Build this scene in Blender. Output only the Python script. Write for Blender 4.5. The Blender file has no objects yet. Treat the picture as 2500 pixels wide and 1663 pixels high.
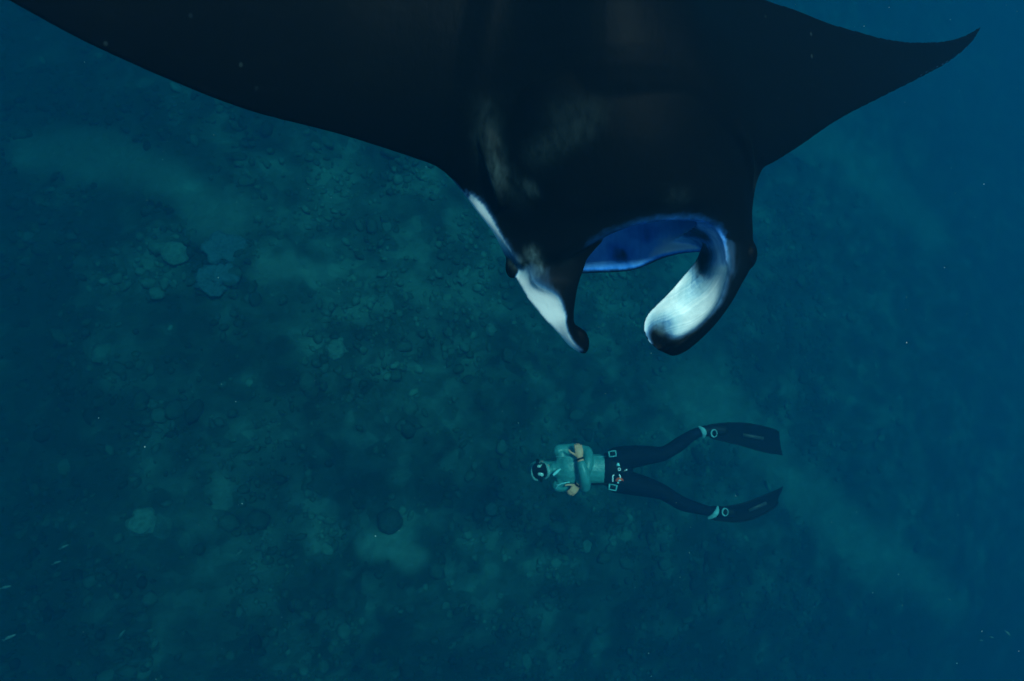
import bpy, bmesh, math, random
import numpy as np
from mathutils import Vector, Matrix
from mathutils.kdtree import KDTree

random.seed(7)
RNG = np.random.default_rng(11)
SC = bpy.context.scene
COL = SC.collection

# ------------------------------------------------------------------ camera
F = 1629.0                      # focal length in photo pixels (75 degree lens)
PITCH, HEAD = math.radians(62), math.radians(30)
U = np.array([math.cos(PITCH) * math.cos(HEAD), math.cos(PITCH) * math.sin(HEAD), math.sin(PITCH)])
XW = np.array([1.0, 0, 0]) - U * U[0]
XW /= np.linalg.norm(XW)
YW = np.cross(U, XW)
M = np.array([XW, YW, U])       # camera axes -> world axes
CAM = np.array([0.0, 0.0, 8.0])  # eight metres above the reef

cam_d = bpy.data.cameras.new('camera')
cam = bpy.data.objects.new('camera', cam_d)
COL.objects.link(cam)
SC.camera = cam
cam_d.sensor_fit = 'HORIZONTAL'
cam_d.sensor_width = 36.0
cam_d.lens = 36.0 * F / 2500.0
cam_d.clip_start = 0.05
cam_d.clip_end = 400
cam_d.dof.use_dof = True
cam_d.dof.focus_distance = 2.8
cam_d.dof.aperture_fstop = 4.5
mw = Matrix.Identity(4)
for i in range(3):
    for j in range(3):
        mw[i][j] = M[i][j]
    mw[i][3] = CAM[i]
cam.matrix_world = mw

# ------------------------------------------------------------------ light
SUN_C = np.array([0.30, 0.30, 0.90])
SUN_C /= np.linalg.norm(SUN_C)
SUN_W = M @ SUN_C
elev = math.asin(SUN_W[2])
azim = math.atan2(SUN_W[0], SUN_W[1])
world = bpy.data.worlds.new('World')
SC.world = world
world.use_nodes = True
nt = world.node_tree
bg = nt.nodes['Background']
sky = nt.nodes.new('ShaderNodeTexSky')
sky.sky_type = 'NISHITA'
sky.sun_disc = False
sky.sun_elevation = elev
sky.sun_rotation = azim
nt.links.new(sky.outputs[0], bg.inputs[0])
bg.inputs[1].default_value = 0.09
sl = bpy.data.lights.new('sun', 'SUN')
sl.energy = 5.0
sl.angle = math.radians(10.0)
sl.color = (1.0, 0.97, 0.9)
sun = bpy.data.objects.new('sun', sl)
COL.objects.link(sun)
sun.rotation_euler = Vector(SUN_W).to_track_quat('Z', 'Y').to_euler()
sun.location = (0, 0, 30)

vs = SC.view_settings
vs.view_transform = 'Standard'
vs.look = 'None'
vs.exposure = 0.0
vs.gamma = 1.0
vs.use_curve_mapping = False
SC.cycles.use_denoising = True
try:
    SC.cycles.denoiser = 'OPENIMAGEDENOISE'
    SC.cycles.denoising_input_passes = 'RGB_ALBEDO_NORMAL'
except Exception:
    pass
SC.cycles.volume_bounces = 4
SC.cycles.max_bounces = 8
SC.cycles.diffuse_bounces = 3
SC.cycles.use_adaptive_sampling = False
SC.cycles.sample_clamp_indirect = 6


# ------------------------------------------------------------------ helpers
def P(px, py, d):
    """a point d metres along the lens axis, seen at that place, in camera axes"""
    return np.array([(px - 1250.0) * d / F, (831.5 - py) * d / F, -d])


def W(c):
    c = np.atleast_2d(np.asarray(c, float))
    return c @ M.T + CAM


def tag(o, label=None, cat=None, group=None, kind=None):
    if label: o['label'] = label
    if cat: o['category'] = cat
    if group: o['group'] = group
    if kind: o['kind'] = kind
    return o


def empty(name, loc):
    o = bpy.data.objects.new(name, None)
    o.empty_display_size = 0.1
    o.location = Vector(loc)
    COL.objects.link(o)
    return o


def link(name, me, mat, parent=None, loc=(0, 0, 0)):
    o = bpy.data.objects.new(name, me)
    if mat is not None and not me.materials:
        me.materials.append(mat)
    COL.objects.link(o)
    if parent is not None:
        o.parent = parent
    else:
        o.location = Vector(loc)
    return o


def make_mesh(name, v, f, smooth=True):
    me = bpy.data.meshes.new(name)
    me.from_pydata(np.asarray(v).tolist(), [], f if isinstance(f, list) else f.tolist())
    me.update()
    if smooth:
        me.polygons.foreach_set('use_smooth', np.ones(len(me.polygons), bool))
    return me


def fix_normals(me):
    bm = bmesh.new()
    bm.from_mesh(me)
    bmesh.ops.recalc_face_normals(bm, faces=bm.faces)
    bm.to_mesh(me)
    bm.free()


def part(name, parts, mat, parent, org, smooth=True):
    """one mesh from (camera-space verts, faces) pieces, stored relative to org"""
    vv, ff, n = [], [], 0
    for v, f in parts:
        v = np.asarray(v)[:, :3]
        vv.append(W(v) - org)
        ff += [[i + n for i in q] for q in f]
        n += len(v)
    me = make_mesh(name, np.vstack(vv), ff, smooth)
    fix_normals(me)
    return link(name, me, mat, parent, (0, 0, 0) if parent is not None else org)


def cr(A, n, axis=0):
    """Catmull-Rom along an axis, n steps a segment"""
    A = np.moveaxis(np.asarray(A, float), axis, 0)
    k = len(A)
    E = np.concatenate([[2 * A[0] - A[1]], A, [2 * A[-1] - A[-2]]])
    out = []
    for i in range(k - 1):
        p0, p1, p2, p3 = E[i:i + 4]
        for t in np.arange(n) / n:
            out.append(0.5 * (2 * p1 + (p2 - p0) * t + (2 * p0 - 5 * p1 + 4 * p2 - p3) * t * t + (3 * p1 - p0 - 3 * p2 + p3) * t ** 3))
    out.append(A[-1])
    return np.moveaxis(np.array(out), 0, axis)


def net(rows):
    """rows of (px, py, d[, pale]) -> camera-space grid with a pale channel"""
    return np.array([[np.append(P(*q[:3]), q[3] if len(q) > 3 else 0.0) for q in r] for r in rows])


def slab(top, bot, n=6, m=6):
    a = cr(cr(top, n, 0), m, 1)
    b = cr(cr(bot, n, 0), m, 1)
    R, C = a.shape[:2]
    v = np.concatenate([a.reshape(-1, a.shape[2]), b.reshape(-1, b.shape[2])])
    f = []
    o = R * C
    for i in range(R - 1):
        for j in range(C - 1):
            q = [i * C + j, i * C + j + 1, (i + 1) * C + j + 1, (i + 1) * C + j]
            f.append(q)
            f.append([x + o for x in q[::-1]])
    ring = [j for j in range(C)] + [i * C + C - 1 for i in range(1, R)] + \
           [(R - 1) * C + j for j in range(C - 2, -1, -1)] + [i * C for i in range(R - 2, 0, -1)]
    for i in range(len(ring)):
        p, q = ring[i], ring[(i + 1) % len(ring)]
        f.append([p, p + o, q + o, q])
    return v, f


def tube(pts, n=16, steps=5, caps=True, dep=(0, 0, 1.0)):
    """tapered closed tube: pts = (vec3, side radius, depth radius)"""
    arr = np.array([list(p[0]) + [p[1], p[2]] for p in pts], float)
    if len(arr) > 2 or steps > 1:
        arr = cr(arr, steps)
    c, ra, rb = arr[:, :3], np.maximum(arr[:, 3], 1e-4), np.maximum(arr[:, 4], 1e-4)
    T = np.gradient(c, axis=0)
    T /= np.linalg.norm(T, axis=1)[:, None] + 1e-12
    rings = []

    def ring(cc, t, a, b):
        z = np.array(dep, float)
        z = z - t * (z @ t)
        if np.linalg.norm(z) < 1e-3:
            z = np.array([0, 1.0, 0]) - t * t[1]
        z /= np.linalg.norm(z)
        s = np.cross(t, z)
        th = np.arange(n) * 2 * math.pi / n
        return cc + np.cos(th)[:, None] * s * a + np.sin(th)[:, None] * z * b
    cap = [(-1 + 0.02, 0.12), (-0.8, 0.55), (-0.45, 0.88)] if caps else []
    for q, s in cap:
        r = min(ra[0], rb[0])
        rings.append(ring(c[0] + T[0] * q * r, T[0], ra[0] * s, rb[0] * s))
    for i in range(len(c)):
        rings.append(ring(c[i], T[i], ra[i], rb[i]))
    for q, s in cap[::-1]:
        r = min(ra[-1], rb[-1])
        rings.append(ring(c[-1] - T[-1] * q * r, T[-1], ra[-1] * s, rb[-1] * s))
    v = np.vstack(rings)
    f = []
    for i in range(len(rings) - 1):
        for j in range(n):
            k = (j + 1) % n
            f.append([i * n + j, i * n + k, (i + 1) * n + k, (i + 1) * n + j])
    f.append(list(range(n))[::-1])
    f.append(list(range((len(rings) - 1) * n, len(rings) * n)))
    return v, f


def ball(c, r, axes=None, nu=20, nv=14):
    r = np.ones(3) * r
    A = np.eye(3) if axes is None else np.array(axes)
    v = [c + (A.T @ (np.array([0, 0, 1.0]) * r))]
    for i in range(1, nv):
        t = math.pi * i / nv
        for j in range(nu):
            p = 2 * math.pi * j / nu
            v.append(c + A.T @ (np.array([math.sin(t) * math.cos(p), math.sin(t) * math.sin(p), math.cos(t)]) * r))
    v.append(c - A.T @ (np.array([0, 0, 1.0]) * r))
    f = [[0, 1 + j, 1 + (j + 1) % nu] for j in range(nu)]
    for i in range(nv - 2):
        for j in range(nu):
            k = (j + 1) % nu
            f.append([1 + i * nu + j, 1 + (i + 1) * nu + j, 1 + (i + 1) * nu + k, 1 + i * nu + k])
    e = len(v) - 1
    f += [[e, 1 + (nv - 2) * nu + (j + 1) % nu, 1 + (nv - 2) * nu + j] for j in range(nu)]
    return np.array(v), f


def prism(poly, d, th):
    """a polygon seen face-on, th metres thick, its face at depth d"""
    dd = d if hasattr(d, '__len__') else [d] * len(poly)
    a = [P(x, y, q) for (x, y), q in zip(poly, dd)]
    n = len(a)
    back = [p - np.array([0, 0, th]) for p in a]
    f = [list(range(n)), [i + n for i in range(n)][::-1]]
    f += [[i, i + n, (i + 1) % n + n, (i + 1) % n] for i in range(n)]
    return np.array(a + back), f


def remeshed(name, parts, voxel, smooth=4, org=None):
    """fuse closed pieces into one continuous skin"""
    vv, ff, n = [], [], 0
    for v, f in parts:
        v = np.asarray(v)[:, :3]
        vv.append(W(v) - org)
        ff += [[i + n for i in q] for q in f]
        n += len(v)
    me = make_mesh(name, np.vstack(vv), ff)
    tmp = bpy.data.objects.new('tmp', me)
    COL.objects.link(tmp)
    r = tmp.modifiers.new('r', 'REMESH')
    r.mode = 'VOXEL'
    r.voxel_size = voxel
    r.use_smooth_shade = True
    if smooth:
        s = tmp.modifiers.new('s', 'SMOOTH')
        s.factor = 0.5
        s.iterations = smooth
    dg = bpy.context.evaluated_depsgraph_get()
    dg.update()
    out = bpy.data.meshes.new_from_object(tmp.evaluated_get(dg))
    bpy.data.objects.remove(tmp)
    bpy.data.meshes.remove(me)
    out.name = name
    out.polygons.foreach_set('use_smooth', np.ones(len(out.polygons), bool))
    return out


def verts_of(me):
    a = np.empty(len(me.vertices) * 3, np.float32)
    me.vertices.foreach_get('co', a)
    return a.reshape(-1, 3)


def attr(me, name, vals):
    a = me.attributes.new(name, 'FLOAT', 'POINT')
    a.data.foreach_set('value', np.asarray(vals, np.float32))


def vnoise(x, y, z=None, seed=0):
    """smooth value noise in 0..1"""
    z = np.zeros_like(x) if z is None else z
    def h(i, j, k):
        n = (i * 73856093) ^ (j * 19349663) ^ (k * 83492791) ^ (seed * 2654435)
        n = (n ^ (n >> 13)) * 1274126177
        n = n & 0x7fffffff
        n = (n ^ (n >> 16)) * 668265263 & 0x7fffffff
        return n / 0x7fffffff
    xi, yi, zi = np.floor(x).astype(np.int64), np.floor(y).astype(np.int64), np.floor(z).astype(np.int64)
    fx, fy, fz = x - xi, y - yi, z - zi
    fx, fy, fz = [t * t * (3 - 2 * t) for t in (fx, fy, fz)]
    r = 0
    for a in (0, 1):
        for b in (0, 1):
            for c in (0, 1):
                r = r + h(xi + a, yi + b, zi + c) * np.where(a, fx, 1 - fx) * np.where(b, fy, 1 - fy) * np.where(c, fz, 1 - fz)
    return r


def fbm(x, y, oct=4, seed=0):
    s, a, t = 0, 1.0, 0
    for o in range(oct):
        s = s + a * vnoise(x * 2 ** o, y * 2 ** o, seed=seed + o * 17)
        t += a
        a *= 0.5
    return s / t


# ------------------------------------------------------------------ materials
class NT:
    def __init__(self, name):
        self.m = bpy.data.materials.new(name)
        self.m.use_nodes = True
        self.t = self.m.node_tree
        self.b = self.t.nodes['Principled BSDF']

    def n(self, kind, **kw):
        q = self.t.nodes.new('ShaderNode' + kind)
        for k, v in kw.items():
            if k in q.inputs.keys():
                q.inputs[k].default_value = v
            else:
                setattr(q, k, v)
        return q

    def l(self, a, b):
        self.t.links.new(a, b)

    def coord(self, scale=1.0):
        c = self.n('TexCoord')
        mp = self.n('Mapping')
        mp.inputs['Scale'].default_value = (scale,) * 3 if not hasattr(scale, '__len__') else scale
        self.l(c.outputs['Object'], mp.inputs[0])
        return mp.outputs[0]

    def ramp(self, src, stops):
        r = self.n('ValToRGB')
        e = r.color_ramp.elements
        while len(e) < len(stops):
            e.new(0.5)
        for el, (p, c) in zip(e, stops):
            el.position = p
            el.color = tuple(c) + (1,) if hasattr(c, '__len__') else (c, c, c, 1)
        self.l(src, r.inputs[0])
        return r.outputs[0]

    def math(self, op, a, b=None, clamp=False):
        q = self.n('Math', operation=op, use_clamp=clamp)
        for i, x in enumerate((a, b)):
            if x is None: continue
            if hasattr(x, 'links'): self.l(x, q.inputs[i])
            else: q.inputs[i].default_value = x
        return q.outputs[0]

    def mix(self, f, a, b):
        q = self.n('Mix', data_type='RGBA')
        for s, x in ((q.inputs[0], f), (q.inputs[6], a), (q.inputs[7], b)):
            if hasattr(x, 'links'): self.l(x, s)
            elif hasattr(x, '__len__'): s.default_value = tuple(x) + (1,)
            else: s.default_value = x
        return q.outputs[2]


def plain(name, col, rough=0.6, spec=0.3, var=0.25, scale=20, bump=0.15):
    t = NT(name)
    no = t.n('TexNoise', Scale=1.0, Detail=4.0)
    t.l(t.coord(scale), no.inputs['Vector'])
    c = t.ramp(no.outputs[0], [(0.3, [x * (1 - var) for x in col]), (0.7, [min(1, x * (1 + var)) for x in col])])
    t.l(c, t.b.inputs['Base Color'])
    t.b.inputs['Roughness'].default_value = rough
    t.b.inputs['Specular IOR Level'].default_value = spec
    if bump:
        bp = t.n('Bump', Strength=bump, Distance=0.01)
        t.l(no.outputs[0], bp.inputs['Height'])
        t.l(bp.outputs[0], t.b.inputs['Normal'])
    return t.m


# manta skin: black back, white belly, blue-grey where the two meet
t = NT('manta_skin')
pal = t.n('Attribute', attribute_name='pale').outputs['Fac']
fv = t.n('Attribute', attribute_name='fold').outputs['Fac']
lobe = t.n('Attribute', attribute_name='lobe').outputs['Fac']
n1 = t.n('TexNoise', Scale=1.0, Detail=6.0)
t.l(t.coord(22), n1.inputs['Vector'])
n2 = t.n('TexNoise', Scale=1.0, Detail=5.0, Distortion=0.4)
t.l(t.coord((60, 9, 60)), n2.inputs['Vector'])
# streaks along the lobe, finer towards its edge: fold shading put into the colour
cx = t.n('CombineXYZ')
t.l(t.math('ADD', t.math('MULTIPLY', fv, 4.0), t.math('MULTIPLY', n1.outputs[0], 1.9)), cx.inputs[0])
sn = t.n('TexNoise', Scale=1.0, Detail=3.0)
t.l(cx.outputs[0], sn.inputs['Vector'])
sw = t.math('MULTIPLY', t.math('SUBTRACT', sn.outputs[0], 0.52), 4.5)
streak = t.math('MULTIPLY', t.math('MULTIPLY', sw, lobe), 0.085)
jit = t.math('MULTIPLY', t.math('SUBTRACT', n1.outputs[0], 0.5), 0.34)
edge = t.math('MULTIPLY', t.math('MULTIPLY', pal, t.math('SUBTRACT', 1.0, pal)), 4.0)
p2 = t.math('ADD', pal, t.math('MULTIPLY', t.math('ADD', jit, t.math('MULTIPLY', t.math('SUBTRACT', n2.outputs[0], 0.5), 0.35)), edge))
p3 = t.math('ADD', p2, t.math('MULTIPLY', streak, t.math('GREATER_THAN', pal, 0.3)), clamp=True)
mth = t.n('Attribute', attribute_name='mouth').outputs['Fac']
base = [(0.0, (0.0013, 0.0016, 0.0017)), (0.14, (0.0024, 0.0038, 0.0052))]
neutral = t.ramp(p3, base + [(0.36, (0.016, 0.052, 0.11)), (0.56, (0.075, 0.19, 0.32)), (0.78, (0.42, 0.58, 0.64)), (1.0, (0.84, 0.88, 0.86))])
cobalt = t.ramp(p3, base + [(0.36, (0.010, 0.065, 0.20)), (0.56, (0.022, 0.20, 0.70)), (0.80, (0.10, 0.42, 0.95)), (1.0, (0.62, 0.84, 0.96))])  # mouth lining: the blue light of its shade put into the colour
mot = t.ramp(n1.outputs[0], [(0.36, 0.0), (0.60, 1.0)])
neutral = t.mix(t.math('MULTIPLY', t.math('MULTIPLY', lobe, mot), 0.38), neutral, (0.16, 0.30, 0.34))
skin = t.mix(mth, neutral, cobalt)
# faint scuffs on the back
sc = t.n('TexNoise', Scale=1.0, Detail=8.0, Roughness=0.7)
t.l(t.coord((12, 50, 12)), sc.inputs['Vector'])
vo = t.n('TexVoronoi', Scale=1.0, Randomness=1.0)
t.l(t.coord((15, 10, 15)), vo.inputs['Vector'])
fle = t.ramp(vo.outputs['Distance'], [(0.03, 1.0), (0.09, 0.0)])
rar = t.ramp(t.n('TexNoise', Scale=5.0, Detail=2.0).outputs[0], [(0.52, 0.0), (0.62, 1.0)])
fleck = t.math('MULTIPLY', fle, rar)
scf = t.ramp(sc.outputs[0], [(0.56, 0.0), (0.75, 1.0)])
gry = t.n('Attribute', attribute_name='grey').outputs['Fac']
gst = t.ramp(n2.outputs[0], [(0.30, 0.15), (0.72, 1.0)])
gf = t.math('ADD', t.math('MULTIPLY', gry, gst), t.math('ADD', t.math('MULTIPLY', scf, 0.008), t.math('MULTIPLY', fleck, 0.06)), clamp=True)
skin2 = t.mix(gf, skin, (0.17, 0.30, 0.32))
t.l(skin2, t.b.inputs['Base Color'])
t.b.inputs['Roughness'].default_value = 0.48
t.b.inputs['Specular IOR Level'].default_value = 0.018
bp = t.n('Bump', Strength=0.35, Distance=0.012)
hh = t.math('ADD', t.math('MULTIPLY', streak, 1.5), t.math('ADD', t.math('MULTIPLY', n1.outputs[0], 0.22), t.math('MULTIPLY', n2.outputs[0], 0.18)))
t.l(hh, bp.inputs['Height'])
t.l(bp.outputs[0], t.b.inputs['Normal'])
MANTA = t.m

EYE = plain('wet_black_eye', (0.004, 0.004, 0.004), 0.12, 0.5, 0, 10, 0)

# reef floor
t = NT('reef_floor')
sand = t.n('Attribute', attribute_name='sand').outputs['Fac']
tone = t.n('Attribute', attribute_name='tone').outputs['Fac']
a = t.n('TexNoise', Scale=1.0, Detail=9.0, Roughness=0.72)
t.l(t.coord(3.2), a.inputs['Vector'])
v = t.n('TexVoronoi', Scale=1.0, Randomness=1.0)
t.l(t.coord(4.2), v.inputs['Vector'])
b = t.n('TexNoise', Scale=1.0, Detail=6.0)
t.l(t.coord(9), b.inputs['Vector'])
mixv = t.math('ADD', t.math('MULTIPLY', a.outputs[0], 0.66), t.math('MULTIPLY', v.outputs['Color'], 0.30))
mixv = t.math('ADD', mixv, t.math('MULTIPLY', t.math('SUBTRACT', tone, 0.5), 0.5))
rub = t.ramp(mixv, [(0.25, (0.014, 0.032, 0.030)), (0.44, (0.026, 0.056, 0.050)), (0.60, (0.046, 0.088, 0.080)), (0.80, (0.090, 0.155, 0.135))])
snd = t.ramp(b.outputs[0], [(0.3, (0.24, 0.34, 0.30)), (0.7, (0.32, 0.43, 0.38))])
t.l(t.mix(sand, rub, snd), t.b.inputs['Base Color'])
t.b.inputs['Roughness'].default_value = 0.9
t.b.inputs['Specular IOR Level'].default_value = 0.1
bp = t.n('Bump', Strength=0.7, Distance=0.06)
t.l(t.math('ADD', b.outputs[0], a.outputs[0]), bp.inputs['Height'])
t.l(bp.outputs[0], t.b.inputs['Normal'])
REEF = t.m

t = NT('coral_rock')
tone = t.n('Attribute', attribute_name='tone').outputs['Fac']
a = t.n('TexNoise', Scale=1.0, Detail=7.0, Roughness=0.65)
t.l(t.coord(14), a.inputs['Vector'])
tv = t.math('ADD', tone, t.math('MULTIPLY', t.math('SUBTRACT', a.outputs[0], 0.5), 0.7))
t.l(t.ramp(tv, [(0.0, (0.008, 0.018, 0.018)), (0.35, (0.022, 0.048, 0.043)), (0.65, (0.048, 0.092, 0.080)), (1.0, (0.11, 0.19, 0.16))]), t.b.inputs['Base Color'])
t.b.inputs['Roughness'].default_value = 0.9
t.b.inputs['Specular IOR Level'].default_value = 0.1
bp = t.n('Bump', Strength=0.6, Distance=0.03)
t.l(a.outputs[0], bp.inputs['Height'])
t.l(bp.outputs[0], t.b.inputs['Normal'])
CORAL = t.m


def coral_mat(name, lo, hi, scale=18):
    t = NT(name)
    v = t.n('TexVoronoi', Scale=1.0)
    t.l(t.coord(scale), v.inputs['Vector'])
    a = t.n('TexNoise', Scale=1.0, Detail=6.0)
    t.l(t.coord(9), a.inputs['Vector'])
    t.l(t.ramp(t.math('ADD', t.math('MULTIPLY', v.outputs['Distance'], 0.5), t.math('MULTIPLY', a.outputs[0], 0.6)), [(0.2, lo), (0.75, hi)]), t.b.inputs['Base Color'])
    t.b.inputs['Roughness'].default_value = 0.85
    t.b.inputs['Specular IOR Level'].default_value = 0.15
    bp = t.n('Bump', Strength=0.6, Distance=0.02)
    t.l(v.outputs['Distance'], bp.inputs['Height'])
    t.l(bp.outputs[0], t.b.inputs['Normal'])
    return t.m


PALE_CORAL = coral_mat('pale_coral', (0.042, 0.078, 0.070), (0.098, 0.162, 0.142))
BLUE_CORAL = coral_mat('bluish_coral', (0.020, 0.055, 0.070), (0.06, 0.115, 0.14), 22)
DARK_CORAL = coral_mat('dark_coral', (0.018, 0.034, 0.032), (0.036, 0.062, 0.057))

JACKET = plain('teal_wetsuit', (0.045, 0.235, 0.24), 0.42, 0.5, 0.18, 26, 0.5)
TROUSER = plain('navy_neoprene', (0.0025, 0.006, 0.013), 0.7, 0.06, 0.3, 18, 0.25)
SKIN = plain('tanned_skin', (0.88, 0.33, 0.20), 0.5, 0.35, 0.12, 40, 0.1)
RUBBER = plain('black_rubber', (0.003, 0.005, 0.006), 0.55, 0.12, 0.2, 30, 0.1)
BLADE = plain('black_blade', (0.002, 0.004, 0.006), 0.6, 0.04, 0.3, 30, 0.05)
PALETEAL = plain('pale_teal_trim', (0.30, 0.72, 0.74), 0.5, 0.4, 0.1, 30, 0.05)
SKIRT = plain('clear_silicone', (0.16, 0.34, 0.33), 0.4, 0.4, 0.3, 70, 0.1)
TRIM = plain('teal_trim', (0.12, 0.40, 0.42), 0.6, 0.25, 0.3, 60, 0.1)
DULLTEAL = plain('dull_teal_trim', (0.12, 0.36, 0.38), 0.6, 0.3, 0.15, 30, 0.05)
LENS = plain('mask_lens', (0.42, 0.62, 0.58), 0.12, 0.6, 0.25, 60, 0)
WHITE = plain('white_trim', (0.90, 0.92, 0.92), 0.4, 0.5, 0.03, 30, 0)
ORANGE = plain('orange_trim', (1.0, 0.10, 0.03), 0.45, 0.4, 0.05, 30, 0)
BLUE = plain('blue_trim', (0.03, 0.15, 0.45), 0.45, 0.4, 0.05, 30, 0)
PRINT = plain('worn_grey_print', (0.030, 0.040, 0.040), 0.5, 0.3, 0.5, 90, 0)
FISHM = plain('silver_fish', (0.06, 0.12, 0.12), 0.5, 0.5, 0.3, 60, 0.05)
SNOW = plain('drifting_specks', (0.72, 0.76, 0.74), 0.8, 0.2, 0.1, 30, 0)

# ------------------------------------------------------------------ water
hm = bpy.data.materials.new('sea_water')
hm.use_nodes = True
for q in list(hm.node_tree.nodes):
    hm.node_tree.nodes.remove(q)
out = hm.node_tree.nodes.new('ShaderNodeOutputMaterial')
pv = hm.node_tree.nodes.new('ShaderNodeVolumePrincipled')
DENS = 0.50
# scattering and absorption a metre for red, green, blue
SCAT = (0.0004, 0.0280, 0.0525)
ABSO = (0.19, 0.055, 0.039)
scol = [s / DENS for s in SCAT]
acol = [(1 - min(1, a / (DENS * (1 - s)))) ** 2 for s, a in zip(scol, ABSO)]
pv.inputs['Color'].default_value = tuple(scol) + (1,)
pv.inputs['Absorption Color'].default_value = tuple(acol) + (1,)
pv.inputs['Density'].default_value = DENS
pv.inputs['Anisotropy'].default_value = 0.6
hm.node_tree.links.new(pv.outputs[0], out.inputs['Volume'])
try:
    hm.cycles.homogeneous_volume = True
except Exception:
    pass
hx0, hx1, hy0, hy1, hz0, hz1 = -75, 85, -75, 85, -19, 8.7
hv = [(x, y, z) for z in (hz0, hz1) for y in (hy0, hy1) for x in (hx0, hx1)]
hf = [[0, 2, 3, 1], [4, 5, 7, 6], [0, 1, 5, 4], [2, 6, 7, 3], [0, 4, 6, 2], [1, 3, 7, 5]]
haze = link('haze', make_mesh('haze', hv, hf, False), hm)
tag(haze, 'blue green sea water filling the whole scene', kind='stuff')


# ------------------------------------------------------------------ seabed
BED = -2.2


def bed_hit(px, py, z=BED):
    r = M @ P(px, py, 1.0)
    s = (z - CAM[2]) / r[2]
    return (CAM + r * s)[:2]


def seg_dist(x, y, pl):
    best = np.full(x.shape, 1e9)
    for (ax, ay), (bx, by) in zip(pl[:-1], pl[1:]):
        dx, dy = bx - ax, by - ay
        t = np.clip(((x - ax) * dx + (y - ay) * dy) / (dx * dx + dy * dy), 0, 1)
        best = np.minimum(best, np.hypot(x - ax - t * dx, y - ay - t * dy))
    return best


CHANNELS = [
    ([bed_hit(*q) for q in ((1690, 960), (1790, 1010), (1890, 1090), (2030, 1200), (2190, 1340), (2420, 1500))], 0.55, 0.26),
    ([bed_hit(*q) for q in ((2040, 280), (2180, 370), (2330, 500))], 0.9, 0.3),
    ([bed_hit(*q) for q in ((20, 190), (280, 310), (430, 400), (530, 520))], 0.40, 0.22),
    ([bed_hit(*q) for q in ((905, 1330), (960, 1325), (1010, 1365))], 0.16, 0.30),
    ([bed_hit(*q) for q in ((640, 665), (720, 650), (800, 670))], 0.16, 0.2),
]


def sand_at(x, y):
    s = np.zeros(x.shape)
    wob = (fbm(x * 0.9, y * 0.9, 4, 5) - 0.5)
    for pl, w, a in CHANNELS:
        d = seg_dist(x, y, pl) + wob * w * 1.6
        s = np.maximum(s, a * sstep(1.7, 0.2, d / w))
    return np.clip(s, 0, 1)


def sstep(a, b, x):
    t = np.clip((x - a) / (b - a), 0, 1)
    return t * t * (3 - 2 * t)


def bed_z(x, y, fine=True):
    z = BED - 0.05 * np.maximum(x - 4, 0) - 0.02 * np.maximum(y - 3, 0)
    z = z - 2.6 * sstep(0.6, -5.5, x) - 1.3 * sstep(-0.5, -5.0, y)
    z = z + (fbm(x * 0.32, y * 0.32, 3, 1) - 0.5) * 0.9
    if fine:
        s = sand_at(x, y)
        z = z + (fbm(x * 1.5, y * 1.5, 4, 9) - 0.5) * 0.42 * (1 - s) + (fbm(x * 5, y * 5, 2, 21) - 0.5) * 0.12 * (1 - s) - 0.07 * s
    return z


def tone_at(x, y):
    return np.clip(0.48 + (fbm(x * 0.75, y * 0.75, 4, 33) - 0.5) * 0.6 + (fbm(x * 2.6, y * 2.6, 3, 35) - 0.5) * 1.3 + 0.16 * np.exp(-((x - 2.2) ** 2 + (y - 2.8) ** 2) / 9.0) - 0.50 * sstep(2.0, -4.0, x) - 0.35 * sstep(0.0, -4.0, y), 0, 1)  # edge light falloff put into the tone: paler centre, darker left and bottom


n = 460
u = np.linspace(-1, 1, n)
g = np.sign(u) * (np.abs(u) * 9 + np.abs(u) ** 6 * 52)
gx, gy = np.meshgrid(g + 5, g + 3, indexing='ij')
x, y = gx.ravel(), gy.ravel()
z = bed_z(x, y)
idx = np.arange(n * n).reshape(n, n)
fq = np.stack([idx[:-1, :-1], idx[1:, :-1], idx[1:, 1:], idx[:-1, 1:]], -1).reshape(-1, 4)
me = make_mesh('seabed', np.stack([x, y, z], 1), fq)
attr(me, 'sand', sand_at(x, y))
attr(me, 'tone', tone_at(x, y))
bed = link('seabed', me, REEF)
tag(bed, 'rubbly reef floor with pale sand channels', kind='structure')

# rubble and coral lumps, far too many to count: one object
def lump_base(sub, seed):
    bm = bmesh.new()
    bmesh.ops.create_icosphere(bm, subdivisions=sub, radius=1.0)
    v = np.array([q.co[:] for q in bm.verts])
    f = np.array([[w.index for w in q.verts] for q in bm.faces])
    bm.free()
    dn = vnoise(v[:, 0] * 1.7 + 9, v[:, 1] * 1.7 + 3, v[:, 2] * 1.7 + seed * 3.1, seed)
    dm = vnoise(v[:, 0] * 4 + 9, v[:, 1] * 4 + 3, v[:, 2] * 4 + seed * 3.1, seed + 40)
    v = v * (0.55 + 0.6 * dn + 0.35 * dm)[:, None]
    v[:, 2] *= 0.62
    return v, f


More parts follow.
